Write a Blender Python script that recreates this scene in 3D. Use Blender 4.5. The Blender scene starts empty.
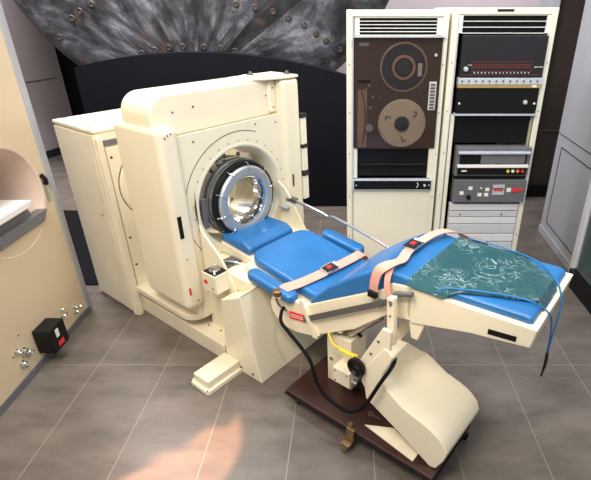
import bpy, bmesh, math, random
from mathutils import Vector, Matrix
random.seed(4)
S = bpy.context.scene
COL = S.collection
TH = math.radians(-37.0)
ca, sa = math.cos(TH), math.sin(TH)
OX, OY = -0.477, 1.898
def W(a, b, z=0.0):
    return Vector((OX + a*ca - b*sa, OY + a*sa + b*ca, z))

# ---------------------------------------------------------------- materials
def nodes(name):
    m = bpy.data.materials.new(name); m.use_nodes = True
    nt = m.node_tree
    return m, nt, nt.nodes['Principled BSDF']
def N(nt, t, **k):
    n = nt.nodes.new(t)
    for a, v in k.items():
        if a in n.inputs: n.inputs[a].default_value = v
        else: setattr(n, a, v)
    return n
def c4(c): return (c[0], c[1], c[2], 1)
def mat(name, col, rough=.5, metal=0, var=.06, scale=6, bump=0, bscale=80, coat=0, spec=.5, dark=None):
    m, nt, p = nodes(name)
    tc = N(nt, 'ShaderNodeTexCoord')
    no = N(nt, 'ShaderNodeTexNoise', Scale=scale, Detail=5.0)
    nt.links.new(tc.outputs['Object'], no.inputs['Vector'])
    r = N(nt, 'ShaderNodeValToRGB')
    r.color_ramp.elements[0].position = .3; r.color_ramp.elements[1].position = .7
    r.color_ramp.elements[0].color = c4([c*(1-var) for c in col]) if dark is None else c4(dark)
    r.color_ramp.elements[1].color = c4([min(1, c*(1+var)) for c in col])
    nt.links.new(no.outputs['Fac'], r.inputs['Fac'])
    nt.links.new(r.outputs['Color'], p.inputs['Base Color'])
    p.inputs['Roughness'].default_value = rough
    p.inputs['Metallic'].default_value = metal
    p.inputs['Coat Weight'].default_value = coat
    p.inputs['Specular IOR Level'].default_value = spec
    if bump:
        n2 = N(nt, 'ShaderNodeTexNoise', Scale=bscale, Detail=3.0)
        nt.links.new(tc.outputs['Object'], n2.inputs['Vector'])
        b = N(nt, 'ShaderNodeBump', Strength=bump, Distance=.004)
        nt.links.new(n2.outputs['Fac'], b.inputs['Height'])
        nt.links.new(b.outputs['Normal'], p.inputs['Normal'])
    return m
CREAM = mat('cream_paint', (.84, .765, .58), .32, var=.025, scale=3, bump=.05, bscale=120)
CREAM2 = mat('cream_paint_aged', (.81, .735, .565), .38, var=.05, scale=5, bump=.05)
RACK = mat('rack_cream', (.80, .77, .64), .4, var=.02)
BUFF = mat('buff_laminate', (.66, .53, .36), .45, var=.03, scale=2)
SEAM = mat('dark_seam', (.10, .07, .045), .7)
BLUE = mat('blue_vinyl', (.018, .15, .40), .36, var=.12, scale=5, bump=.12, bscale=160, coat=.15)
PINK = mat('pink_webbing', (.72, .37, .29), .75, var=.05, bump=.25, bscale=300)
CHROME = mat('chrome', (.72, .74, .78), .12, 1)
STEEL = mat('brushed_steel', (.55, .56, .58), .3, 1)
SATIN = mat('satin_aluminium', (.48, .51, .54), .38, .55)
DSTEEL = mat('dark_steel', (.17, .17, .17), .4, .6)
BLACK = mat('black_plastic', (.008, .008, .009), .35, spec=.2)
RUBBER = mat('black_rubber', (.009, .009, .010), .7, spec=.05)
RED = mat('red_label', (.75, .03, .03), .4, var=.02)
WHITE = mat('white_plastic', (.85, .83, .78), .4, var=.02)
YELLOW = mat('yellow_sleeve', (.80, .60, .04), .5)
ORANGE = mat('orange_lens', (.9, .25, .03), .3)
BROWN = mat('brown_deck', (.042, .022, .015), .3, var=.1, coat=.3)
TAN = mat('tan_reel', (.29, .215, .15), .35, var=.04)
TAN2 = mat('tan_panel', (.18, .10, .065), .5)
TAPE = mat('wound_tape', (.018, .021, .024), .35)
GREY = mat('grey_panel', (.16, .165, .175), .4, .2, var=.04)
DPANEL = mat('charcoal_panel', (.022, .022, .024), .45, spec=.25)
SILV = mat('silver_trim', (.62, .66, .72), .35, .3)
GOLD = mat('gold_trim', (.55, .38, .12), .4, .4)
WOOD = mat('dark_wood_board', (.038, .014, .012), .35, var=.25, scale=7, bump=.1, bscale=30)
BRASS = mat('aged_brass', (.28, .19, .10), .4, .8, var=.2)
BLUECORD = mat('blue_cord', (.01, .16, .42), .5)
WALLG = mat('grey_violet_wall', (.42, .37, .38), .6, var=.03, scale=2)
WALLB = mat('blue_grey_wall', (.40, .41, .44), .55, var=.03, scale=2)
WALLW = mat('white_trim', (.78, .80, .82), .4, var=.02)
WALLBACK = mat('back_wall_grey', (.40, .36, .38), .7, var=.05, scale=1)
BLACKWALL = mat('black_matt_wall', (.007, .0075, .011), .75, var=.15, scale=1.5, spec=.1)
DBROWN = mat('dark_bronze_wall', (.05, .035, .028), .5, var=.2, scale=1)
PINKBORE = mat('pale_pink_lining', (.78, .60, .50), .5, var=.04)
def glass(name, col, rough=.05, alpha=.25):
    m, nt, p = nodes(name)
    p.inputs['Base Color'].default_value = c4(col)
    p.inputs['Roughness'].default_value = rough
    p.inputs['Alpha'].default_value = alpha
    p.inputs['Specular IOR Level'].default_value = .3
    no = N(nt, 'ShaderNodeTexNoise', Scale=3.0)
    mr = N(nt, 'ShaderNodeMapRange'); mr.inputs['To Min'].default_value = alpha*.9; mr.inputs['To Max'].default_value = alpha*1.1
    nt.links.new(no.outputs['Fac'], mr.inputs['Value']); nt.links.new(mr.outputs['Result'], p.inputs['Alpha'])
    return m
SMOKE = glass('smoked_glass', (.03, .015, .010), .02, .10)
CASEGLASS = glass('greenish_glass', (.10, .16, .15), .05, .45)

# teal vinyl sheet with pale wrinkled swirls
def vinyl():
    m, nt, p = nodes('teal_clear_vinyl')
    tc = N(nt, 'ShaderNodeTexCoord')
    w = N(nt, 'ShaderNodeTexNoise', Scale=7.0, Detail=2.0)
    nt.links.new(tc.outputs['Object'], w.inputs['Vector'])
    ad = N(nt, 'ShaderNodeMixRGB', blend_type='ADD'); ad.inputs['Fac'].default_value = .35
    nt.links.new(tc.outputs['Object'], ad.inputs['Color1']); nt.links.new(w.outputs['Color'], ad.inputs['Color2'])
    v = N(nt, 'ShaderNodeTexNoise', Scale=8.0, Detail=1.0, Distortion=2.6)
    nt.links.new(ad.outputs['Color'], v.inputs['Vector'])
    r = N(nt, 'ShaderNodeValToRGB')
    e = r.color_ramp.elements
    e[0].position = .47; e[0].color = (0, 0, 0, 1)
    e[1].position = .52; e[1].color = (1, 1, 1, 1)
    k = r.color_ramp.elements.new(.57); k.color = (0, 0, 0, 1)
    nt.links.new(v.outputs['Fac'], r.inputs['Fac'])
    n3 = N(nt, 'ShaderNodeTexNoise', Scale=5.0, Detail=1.0)
    nt.links.new(tc.outputs['Object'], n3.inputs['Vector'])
    r3 = N(nt, 'ShaderNodeValToRGB'); r3.color_ramp.elements[0].position = .50; r3.color_ramp.elements[1].position = .66
    nt.links.new(n3.outputs['Fac'], r3.inputs['Fac'])
    mu = N(nt, 'ShaderNodeMath', operation='MULTIPLY')
    nt.links.new(r.outputs['Color'], mu.inputs[0]); nt.links.new(r3.outputs['Color'], mu.inputs[1])
    mx = N(nt, 'ShaderNodeMixRGB')
    mx.inputs['Color1'].default_value = (.028, .105, .12, 1); mx.inputs['Color2'].default_value = (.36, .50, .50, 1)
    nt.links.new(mu.outputs[0], mx.inputs['Fac'])
    nt.links.new(mx.outputs['Color'], p.inputs['Base Color'])
    p.inputs['Roughness'].default_value = .16
    p.inputs['Alpha'].default_value = .78
    b = N(nt, 'ShaderNodeBump', Strength=.35, Distance=.01)
    nt.links.new(v.outputs['Fac'], b.inputs['Height']); nt.links.new(b.outputs['Normal'], p.inputs['Normal'])
    return m
VINYL = vinyl()

def floor_surface():
    m, nt, p = nodes('grey_stone_tiles')
    tc = N(nt, 'ShaderNodeTexCoord')
    mp = N(nt, 'ShaderNodeMapping')
    mp.inputs['Location'].default_value = (1.436+.386*30, -2.05+.772*20, 0)
    nt.links.new(tc.outputs['Object'], mp.inputs['Vector'])
    br = N(nt, 'ShaderNodeTexBrick', offset=0.0, squash=1.0)
    br.inputs['Scale'].default_value = 1.0
    br.inputs['Brick Width'].default_value = .386; br.inputs['Row Height'].default_value = .772
    br.inputs['Mortar Size'].default_value = .0022; br.inputs['Mortar Smooth'].default_value = .2
    br.inputs['Color1'].default_value = (.0, .0, .0, 1); br.inputs['Color2'].default_value = (1, 1, 1, 1)
    nt.links.new(mp.outputs[0], br.inputs['Vector'])
    no = N(nt, 'ShaderNodeTexNoise', Scale=3.0, Detail=8.0, Roughness=.62)
    mp2 = N(nt, 'ShaderNodeMapping'); mp2.inputs['Scale'].default_value = (1, 2.6, 1)
    nt.links.new(tc.outputs['Object'], mp2.inputs['Vector']); nt.links.new(mp2.outputs[0], no.inputs['Vector'])
    r = N(nt, 'ShaderNodeValToRGB')
    r.color_ramp.elements[0].position = .3; r.color_ramp.elements[0].color = (.104, .087, .073, 1)
    r.color_ramp.elements[1].position = .72; r.color_ramp.elements[1].color = (.200, .168, .143, 1)
    nt.links.new(no.outputs['Fac'], r.inputs['Fac'])
    tv = N(nt, 'ShaderNodeMixRGB', blend_type='MULTIPLY'); tv.inputs['Fac'].default_value = .12
    nt.links.new(r.outputs['Color'], tv.inputs['Color1']); nt.links.new(br.outputs['Color'], tv.inputs['Color2'])
    mx = N(nt, 'ShaderNodeMixRGB'); mx.inputs['Color2'].default_value = (.29, .25, .21, 1)
    nt.links.new(br.outputs['Fac'], mx.inputs['Fac']); nt.links.new(tv.outputs['Color'], mx.inputs['Color1'])
    nt.links.new(mx.outputs['Color'], p.inputs['Base Color'])
    p.inputs['Roughness'].default_value = .34
    b = N(nt, 'ShaderNodeBump', Strength=.15, Distance=.003)
    nt.links.new(no.outputs['Fac'], b.inputs['Height']); nt.links.new(b.outputs['Normal'], p.inputs['Normal'])
    return m
FLOOR = floor_surface()

def hull_mat():
    # scorched shield: streaks that radiate from a point near its lower rim (object x/z plane)
    m, nt, p = nodes('scorched_heat_shield')
    tc = N(nt, 'ShaderNodeTexCoord')
    sx = N(nt, 'ShaderNodeSeparateXYZ'); nt.links.new(tc.outputs['Object'], sx.inputs[0])
    dx = N(nt, 'ShaderNodeMath', operation='SUBTRACT'); dx.inputs[1].default_value = -.10
    dz = N(nt, 'ShaderNodeMath', operation='SUBTRACT'); dz.inputs[1].default_value = -1.73
    nt.links.new(sx.outputs['X'], dx.inputs[0]); nt.links.new(sx.outputs['Z'], dz.inputs[0])
    at = N(nt, 'ShaderNodeMath', operation='ARCTAN2')
    nt.links.new(dx.outputs[0], at.inputs[0]); nt.links.new(dz.outputs[0], at.inputs[1])
    d2 = N(nt, 'ShaderNodeMath', operation='POWER'); d2.inputs[1].default_value = 2
    e2 = N(nt, 'ShaderNodeMath', operation='POWER'); e2.inputs[1].default_value = 2
    nt.links.new(dx.outputs[0], d2.inputs[0]); nt.links.new(dz.outputs[0], e2.inputs[0])
    ad = N(nt, 'ShaderNodeMath', operation='ADD'); nt.links.new(d2.outputs[0], ad.inputs[0]); nt.links.new(e2.outputs[0], ad.inputs[1])
    sq = N(nt, 'ShaderNodeMath', operation='SQRT'); nt.links.new(ad.outputs[0], sq.inputs[0])
    am = N(nt, 'ShaderNodeMath', operation='MULTIPLY'); am.inputs[1].default_value = 3.6; nt.links.new(at.outputs[0], am.inputs[0])
    rm = N(nt, 'ShaderNodeMath', operation='MULTIPLY'); rm.inputs[1].default_value = 1.3; nt.links.new(sq.outputs[0], rm.inputs[0])
    cb = N(nt, 'ShaderNodeCombineXYZ'); nt.links.new(am.outputs[0], cb.inputs[0]); nt.links.new(rm.outputs[0], cb.inputs[1])
    st = N(nt, 'ShaderNodeTexNoise', Scale=1.6, Detail=7.0, Roughness=.66, Distortion=.35)
    nt.links.new(cb.outputs[0], st.inputs['Vector'])
    r1 = N(nt, 'ShaderNodeValToRGB')
    E = r1.color_ramp.elements
    E[0].position = .36; E[0].color = (.022, .022, .026, 1)
    E[1].position = .74; E[1].color = (.46, .46, .49, 1)
    k = E.new(.50); k.color = (.085, .087, .100, 1)
    k = E.new(.58); k.color = (.19, .19, .21, 1)
    nt.links.new(st.outputs['Fac'], r1.inputs['Fac'])
    bl = N(nt, 'ShaderNodeTexNoise', Scale=2.6, Detail=6.0, Roughness=.7, Distortion=.8)
    nt.links.new(tc.outputs['Object'], bl.inputs['Vector'])
    r2 = N(nt, 'ShaderNodeValToRGB')
    r2.color_ramp.elements[0].position = .40; r2.color_ramp.elements[0].color = (.25, .22, .22, 1)
    r2.color_ramp.elements[1].position = .58; r2.color_ramp.elements[1].color = (1, 1, 1, 1)
    nt.links.new(bl.outputs['Fac'], r2.inputs['Fac'])
    mu = N(nt, 'ShaderNodeMixRGB', blend_type='MULTIPLY'); mu.inputs['Fac'].default_value = .9
    nt.links.new(r1.outputs['Color'], mu.inputs['Color1']); nt.links.new(r2.outputs['Color'], mu.inputs['Color2'])
    # one darker plate strip between two seams
    c1 = N(nt, 'ShaderNodeValToRGB'); q = c1.color_ramp.elements
    q[0].position = .0; q[0].color = (1, 1, 1, 1); q[1].position = 1; q[1].color = (1, 1, 1, 1)
    for ps, cl in ((.775, (1, 1, 1, 1)), (.785, (1.6, 1.6, 1.6, 1)), (.80, (.22, .22, .24, 1)), (.955, (.22, .22, .24, 1)), (.965, (1.5, 1.45, 1.4, 1)), (.985, (1, 1, 1, 1))):
        k = q.new(ps); k.color = cl
    nt.links.new(at.outputs[0], c1.inputs['Fac'])
    mu2 = N(nt, 'ShaderNodeMixRGB', blend_type='MULTIPLY'); mu2.inputs['Fac'].default_value = 1
    nt.links.new(mu.outputs['Color'], mu2.inputs['Color1']); nt.links.new(c1.outputs['Color'], mu2.inputs['Color2']); mu = mu2
    # rusty patches
    ru = N(nt, 'ShaderNodeTexNoise', Scale=5.0, Detail=4.0); nt.links.new(tc.outputs['Object'], ru.inputs['Vector'])
    rr = N(nt, 'ShaderNodeValToRGB'); rr.color_ramp.elements[0].position = .63; rr.color_ramp.elements[1].position = .74
    nt.links.new(ru.outputs['Fac'], rr.inputs['Fac'])
    mr = N(nt, 'ShaderNodeMixRGB'); mr.inputs['Color2'].default_value = (.11, .065, .045, 1)
    mf = N(nt, 'ShaderNodeMath', operation='MULTIPLY'); mf.inputs[1].default_value = .6
    nt.links.new(rr.outputs['Color'], mf.inputs[0]); nt.links.new(mf.outputs[0], mr.inputs['Fac'])
    nt.links.new(mu.outputs['Color'], mr.inputs['Color1'])
    nt.links.new(mr.outputs['Color'], p.inputs['Base Color'])
    p.inputs['Roughness'].default_value = .6
    b = N(nt, 'ShaderNodeBump', Strength=.6, Distance=.03)
    nt.links.new(st.outputs['Fac'], b.inputs['Height']); nt.links.new(b.outputs['Normal'], p.inputs['Normal'])
    return m
HULL = hull_mat()

# ---------------------------------------------------------------- mesh helpers
class MB:
    def __init__(s): s.v = []; s.f = []
    def add(s, vs, fs):
        n = len(s.v); s.v += [tuple(v) for v in vs]; s.f += [tuple(i+n for i in f) for f in fs]; return s
    def box(s, lo, hi):
        x0, y0, z0 = lo; x1, y1, z1 = hi
        return s.add([(x0,y0,z0),(x1,y0,z0),(x1,y1,z0),(x0,y1,z0),(x0,y0,z1),(x1,y0,z1),(x1,y1,z1),(x0,y1,z1)],
                     [(0,3,2,1),(4,5,6,7),(0,1,5,4),(1,2,6,5),(2,3,7,6),(3,0,4,7)])
    def prism(s, poly, axis, lo, hi):
        # poly in the two other axes (in xyz order); extruded from lo to hi
        def p3(u, v, w):
            if axis == 'x': return (w, u, v)
            if axis == 'y': return (u, w, v)
            return (u, v, w)
        n = len(poly)
        vs = [p3(u, v, lo) for u, v in poly] + [p3(u, v, hi) for u, v in poly]
        fs = [tuple(range(n)), tuple(range(2*n-1, n-1, -1))] + [(i, i+n, (i+1) % n + n, (i+1) % n) for i in range(n)]
        return s.add(vs, fs)
    def frustum(s, p0, p1, r0, r1, n=24, cap=True):
        p0 = Vector(p0); p1 = Vector(p1); d = (p1-p0).normalized()
        u = d.orthogonal().normalized(); w = d.cross(u)
        vs = []
        for p, r in ((p0, r0), (p1, r1)):
            vs += [p + (u*math.cos(2*math.pi*i/n) + w*math.sin(2*math.pi*i/n))*r for i in range(n)]
        fs = [(i, (i+1) % n, (i+1) % n+n, i+n) for i in range(n)]
        if cap: fs += [tuple(range(n-1, -1, -1)), tuple(range(n, 2*n))]
        return s.add(vs, fs)
    def cyl(s, p0, p1, r, n=24): return s.frustum(p0, p1, r, r, n)
    def lathe(s, c, axis, prof, n=64, closed=True, a0=0, a1=2*math.pi):
        # prof: (r, h) list, revolved around axis through c
        c = Vector(c); d = Vector(axis).normalized()
        u = Vector((0, 0, 1)); u = (u - d*u.dot(d)).normalized() if abs(d.z) < .9 else Vector((1, 0, 0))
        w = d.cross(u); full = abs(a1-a0-2*math.pi) < 1e-6
        m = len(prof); cnt = n if full else n+1
        vs = []
        for i in range(cnt):
            t = a0 + (a1-a0)*i/n
            e = u*math.cos(t) + w*math.sin(t)
            vs += [c + e*r + d*h for r, h in prof]
        fs = []
        for i in range(n):
            j = (i+1) % cnt
            for k in range(m if closed else m-1):
                k2 = (k+1) % m
                fs.append((i*m+k, i*m+k2, j*m+k2, j*m+k))
        return s.add(vs, fs)
    def tube(s, pts, r, n=10, smooth=6):
        pts = [Vector(p) for p in pts]
        if smooth and len(pts) > 2:
            q = []
            P = [pts[0]*2-pts[1]] + pts + [pts[-1]*2-pts[-2]]
            for i in range(1, len(P)-2):
                for k in range(smooth):
                    t = k/smooth; a, b, c, d = P[i-1], P[i], P[i+1], P[i+2]
                    q.append(.5*((2*b)+(c-a)*t+(2*a-5*b+4*c-d)*t*t+(3*b-a-3*c+d)*t**3))
            q.append(pts[-1]); pts = q
        vs = []; up = Vector((.13, .2, 1)).normalized()
        for i, p in enumerate(pts):
            d = (pts[min(i+1, len(pts)-1)]-pts[max(i-1, 0)]).normalized()
            u = d.cross(up)
            u = u.normalized() if u.length > .05 else d.orthogonal().normalized()
            w = d.cross(u)
            up = u.cross(d)
            vs += [p + (u*math.cos(2*math.pi*k/n)+w*math.sin(2*math.pi*k/n))*r for k in range(n)]
        fs = []
        for i in range(len(pts)-1):
            for k in range(n):
                fs.append((i*n+k, i*n+(k+1) % n, (i+1)*n+(k+1) % n, (i+1)*n+k))
        fs += [tuple(range(n-1, -1, -1)), tuple(range((len(pts)-1)*n, len(pts)*n))]
        return s.add(vs, fs)
    def grid(s, rows, t=None, down=(0, 0, -1)):
        # rows of points -> sheet with thickness t
        m = len(rows); n = len(rows[0]); vs = [Vector(p) for r in rows for p in r]
        k = len(vs); dn = Vector(down)*(t or 0)
        fs = [(i*n+j, i*n+j+1, (i+1)*n+j+1, (i+1)*n+j) for i in range(m-1) for j in range(n-1)]
        if t:
            vs += [v+dn for v in vs[:k]]
            fs += [tuple(k+q for q in reversed(f)) for f in list(fs)]
            ed = [(0*n+j, j+1) for j in range(n-1)] + [((m-1)*n+j+1, (m-1)*n+j) for j in range(n-1)]
            ed += [((i+1)*n, i*n) for i in range(m-1)] + [(i*n+n-1, (i+1)*n+n-1) for i in range(m-1)]
            fs += [(b, a, a+k, b+k) for a, b in ed]
        return s.add(vs, fs)
    def build(s, name, m, parent=None, bevel=0, seg=3, angle=35, org=None, smooth=True, label=None, sub=0):
        me = bpy.data.meshes.new(name)
        o = bpy.data.objects.new(name, me)
        off = Vector(org) if org is not None else (parent['_o'] if parent is not None else Vector((0, 0, 0)))
        off = Vector(off)
        me.from_pydata([tuple(Vector(v)-off) for v in s.v], [], s.f)
        bm = bmesh.new(); bm.from_mesh(me)
        bmesh.ops.remove_doubles(bm, verts=bm.verts, dist=1e-6)
        bmesh.ops.recalc_face_normals(bm, faces=bm.faces)
        bm.to_mesh(me); bm.free()
        me.materials.append(m)
        COL.objects.link(o)
        if parent is not None:
            o.parent = parent
            o['_o'] = tuple(off)
        if smooth:
            for p in me.polygons: p.use_smooth = True
            if not bevel:
                bm = bmesh.new(); bm.from_mesh(me)
                for e in bm.edges:
                    if len(e.link_faces) == 2 and e.calc_face_angle(0) > math.radians(angle): e.smooth = False
                bm.to_mesh(me); bm.free()
        if bevel:
            b = o.modifiers.new('bevel', 'BEVEL'); b.width = bevel; b.segments = seg; b.limit_method = 'ANGLE'; b.angle_limit = math.radians(28)
            b.harden_normals = True; b.use_clamp_overlap = True
        if sub:
            q = o.modifiers.new('sub', 'SUBSURF'); q.levels = sub; q.render_levels = sub
        if label: o['label'] = label
        return o
def thing(name, label, cat, org, machine=False, group=None):
    e = bpy.data.objects.new(name, None); COL.objects.link(e)
    e.empty_display_size = .1
    e['_o'] = tuple(org)
    if machine: e.location = W(*org); e.rotation_euler = (0, 0, TH)
    else: e.location = org
    e['label'] = label; e['category'] = cat
    if group: e['group'] = group
    return e
def struct(o): o['kind'] = 'structure'; return o
def B(lo, hi): return MB().box(lo, hi)
def rrect(x0, y0, x1, y1, r, n=6, corners=(1, 1, 1, 1)):
    # corners: bl, br, tr, tl
    out = []
    for (cx, cy, a, on, px, py) in ((x0+r, y0+r, math.pi, corners[0], x0, y0), (x1-r, y0+r, 1.5*math.pi, corners[1], x1, y0),
                                  (x1-r, y1-r, 0, corners[2], x1, y1), (x0+r, y1-r, .5*math.pi, corners[3], x0, y1)):
        if not on: out.append((px, py)); continue
        for i in range(n+1):
            t = a + .5*math.pi*i/n
            out.append((cx+r*math.cos(t), cy+r*math.sin(t)))
    return out
def screws(parent, pts, axis, r=.004, m=None, h=.002, n=8):
    for p in pts:
        q = Vector(p); d = Vector(axis)*h
        MB().cyl(q-d*.5, q+d, r, n).build('screw', m or SEAM, parent)

# ================================================================ SETTING
fl = MB().grid([[(-7, y, 0), (5, y, 0)] for y in (-1.5, 11)], .1).build('floor', FLOOR, smooth=False); struct(fl)
# walls
bw = B((-7, 9.0, 0), (5, 9.1, 4)).build('wall_back', WALLBACK, smooth=False); struct(bw)
# left grey display wall with a recessed door outline
d = Vector((.313, 1, 0)).normalized(); nrm = Vector((d.y, -d.x, 0)); p0 = Vector((-4.28, 5.6, 0))
def onw(t, z, o=0): 
    q = p0 + d*t + nrm*o; return (q.x, q.y, z)
LW = 1.13
mb = MB()
vs = [onw(0,0), onw(LW,0), onw(LW,0,-.2), onw(0,0,-.2)]; vs += [(x, y, 4.0) for x, y, z in vs]
mb.add(vs, [(0,1,2,3),(4,5,6,7),(0,1,5,4),(1,2,6,5),(2,3,7,6),(3,0,4,7)])
struct(mb.build('wall_left', WALLG, smooth=False))
mb = MB()
def strip(t0, z0, t1, z1, o=.004, w=.012):
    vs = [onw(t0,z0,-.002), onw(t1,z0,-.002), onw(t1,z1,-.002), onw(t0,z1,-.002), onw(t0,z0,o), onw(t1,z0,o), onw(t1,z1,o), onw(t0,z1,o)]
    mb.add(vs, [(0,3,2,1),(4,5,6,7),(0,1,5,4),(1,2,6,5),(2,3,7,6),(3,0,4,7)])
strip(.45, .98, 1.04, .992); strip(.45, .2, .462, .98)
struct(mb.build('trim_1', SEAM))
mb = MB(); strip(-.02, 0, LW, .1, .02); struct(mb.build('baseboard_left', DPANEL))
# right wall: blue-grey panelled face running back from the white post
RX0, RY0, RX1, RY1 = 1.70, 3.0, 1.745, 3.86
def rwp(t, z, o=0): return (RX0+(RX1-RX0)*t-o, RY0+(RY1-RY0)*t, z)
def rbox(t0, t1, z0, z1, o0, o1):
    m_ = MB(); vs = [rwp(t0,z0,o0), rwp(t1,z0,o0), rwp(t1,z0,o1), rwp(t0,z0,o1)]; vs += [(x,y,z1) for x,y,z in vs]
    return m_.add(vs, [(0,1,2,3),(4,5,6,7),(0,1,5,4),(1,2,6,5),(2,3,7,6),(3,0,4,7)])
struct(rbox(0, 1, 0, 3.2, 0, -.9).build('wall_right', WALLB, smooth=False))
mb = MB()
for args in ((.12, .86, .80, .806), (.12, .86, .13, .136)):
    m_ = rbox(*args, .003, -.001); mb.add(m_.v, m_.f)
for args in ((.115, .125, .13, .806), (.855, .865, .13, .806)):
    m_ = rbox(*args, .003, -.001); mb.add(m_.v, m_.f)
m_ = rbox(0, 1, .895, .90, .003, -.001); mb.add(m_.v, m_.f)
struct(mb.build('trim_2', DPANEL))
struct(rbox(0, 1.0, 0, .06, .012, 0).build('baseboard_right', WALLB, smooth=False))
struct(B((1.635, 2.94, 0), (1.70, 3.0, 3.2)).build('trim_3', WALLW, bevel=.003))
# bronze partition behind the right rack
struct(B((-4.6, 6.8, 0), (-1.2, 6.9, 4)).build('wall_rear_left', BLACKWALL, smooth=False))
struct(B((1.86, 4.75, 0), (4.6, 4.85, 4)).build('wall_rear_right', DBROWN, smooth=False))
struct(B((1.86, 4.69, 0), (4.6, 4.75, .12)).build('baseboard_rear', BLACK, smooth=False))
struct(B((1.86, 4.735, .70), (4.6, 4.75, .715)).build('trim_4', SEAM, smooth=False))
struct(B((1.80, 4.6, 0), (1.86, 4.9, 4)).build('trim_5', WALLB, smooth=False))
# black curved backdrop, top edge gently arched
n = 36; prof = []
def arch(x):
    return 1.475 - .105*(x+1.40)**2
rows_f = []
mb = MB(); rows = []
X0, X1 = -2.50, .75
for i in range(n+1):
    x = X0 + (X1-X0)*i/n; y = 4.42 + .02*((x+.8)/1.6)**2
    rows.append((x, y, arch(x)))
vs = []
for x, y, z in rows: vs += [(x, y, 0), (x, y, z), (x, y+.12, z), (x, y+.12, 0)]
fs = []
for i in range(n):
    for k in range(4): fs.append((i*4+k, i*4+(k+1) % 4, (i+1)*4+(k+1) % 4, (i+1)*4+k))
fs += [(0,1,2,3), (n*4+3, n*4+2, n*4+1, n*4)]
mb.add(vs, fs); struct(mb.build('wall_black', BLACKWALL))
# thin black sheet on the floor by the tall cabinet
mt = B((-3.0, 2.9, 0), (-1.55, 4.3, .008)).build('floor_surface', RUBBER)
mt['label'] = 'thin black sheet on the floor between the buff panel and the tall cream cabinet'; mt['category'] = 'mat'
# small cabinet-like display case at right
t = thing('display_case', 'glass display case on a black plinth beside the white post at far right', 'display case', (1.85, 2.5, 0))
B((1.60, 2.0, 0), (2.2, 2.93, .13)).build('plinth', BLACK, t, bevel=.003)
B((1.64, 2.02, .13), (2.18, 2.91, .16)).build('base_tray', GREY, t, bevel=.003)
B((1.64, 2.02, .16), (1.65, 2.91, 1.6)).build('side_pane', CASEGLASS, t)
B((1.65, 2.90, .16), (2.18, 2.91, 1.6)).build('rear_pane', CASEGLASS, t)
B((1.64, 2.02, 1.6), (2.18, 2.91, 1.63)).build('lid', GREY, t, bevel=.003)

# ================================================================ CAPSULE HEAT SHIELD
HC = (-1.45, 5.3, 2.85)
cap = thing('space_capsule', 'huge dark scorched round capsule heat shield rising behind the black wall', 'spacecraft', (HC[0], HC[1], .1))
prof = []
R = 1.98
for i in range(25):
    r = R*i/24
    prof.append((max(r, .001), -.62 + .30*(r/R)**2))
prof += [(R+.06, -.27), (R+.09, -.18), (R+.06, -.08), (R, 0), (R*.75, .9), (R*.4, 2.0), (.2, 2.6), (.001, 2.62)]
sh = MB().lathe(HC, (0, 1, 0), prof, 96, closed=False).build('heat_shield', HULL, None, org=HC)
sh.location = Vector(HC) - cap.location; sh.parent = cap; sh['_o'] = HC
def cam_hit(x, y, Y):
    return None
def shield_y(x, z):
    r = math.hypot(x-HC[0], z-HC[2]); return HC[1] - .62 + .30*(r/R)**2
BOLTM = mat('burnt_bolt', (.05, .035, .025), .5, var=.4, scale=20)
P_ = math.atan(231/463.); cp, sp = math.cos(P_), math.sin(P_)
bolt_px = [(142,53),(155,50),(169,47.5),(183,46.5),(204,47),(221,48.5),(235,51),(250,55),(255,7.5),(273,12),(288,18),(304,25),(316,33.5),(326,40.5),(340,50),(236,4),(60,37),(72,18),(80,11),(92,4)]
for bx, by in bolt_px:
    u = (bx-350)/463.; v = (240-by)/463.
    dy = cp+v*sp; dz = -sp+v*cp
    Y = 4.9
    for _ in range(8):
        x = u/dy*Y; z = 1.82+dz/dy*Y; Y = shield_y(x, z)
    q = Vector((x, Y, z))
    o = MB().lathe(q, (0, -1, 0), [(.001, -.004), (.030, -.004), (.030, .004), (.022, .010), (.018, .002), (.001, .002)], 16, closed=False).build('bolt', BOLTM, cap)

# ================================================================ SCANNER GANTRY (machine frame)
G = thing('ct_scanner', 'cream head scanner gantry with a chrome ringed round opening', 'medical scanner', (-.6, .42, 0), True)
B((-1.19, .0, 0), (-.30, .86, .115)).build('base', CREAM2, G, bevel=.008)
screws(G, [(-.62, .06, .116), (-.52, .07, .116), (-.42, .08, .116)], (0, 0, 1), .006)
# tray under cover (rounded front corner)
MB().prism(rrect(-1.12, -.03, -.52, .86, .10, corners=(0, 1, 1, 0)), 'z', .175, .215).build('lower_tray', CREAM2, G, bevel=.008)
B((-1.05, .06, .115), (-.62, .82, .18)).build('underbody', CREAM2, G)
# body panels around the bore
B((-1.0, .055, .2), (-.97, .80, .98)).build('rear_panel', CREAM, G)
B((-.97, .02, .2), (-.52, .05, 1.25)).build('inner_panel', CREAM, G)
B((-.97, .745, .2), (-.52, .775, 1.25)).build('inner_panel', CREAM, G)
B((-.97, .05, .2), (-.55, .745, .50)).build('inner_floor', CREAM, G)
# left side cover with soft edges
def superbox(lo, hi, r): return B(lo, hi)
cv = B((-.885, -.064, .300), (-.48, .055, 1.318)).build('side_cover', CREAM, G, bevel=.034, seg=6)
B((-.481, -.035, .87), (-.4785, -.012, .745)).build('plate', BLACK, cv)
B((-.481, -.040, .40), (-.4785, -.028, .445)).build('plate', RED, cv)
screws(cv, [(-.4795, .010, 1.288), (-.4795, -.008, 1.283), (-.4795, -.025, 1.272), (-.4795, -.018, .62), (-.4795, -.0, .345), (-.4795, .012, .345)], (1, 0, 0), .004)
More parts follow.
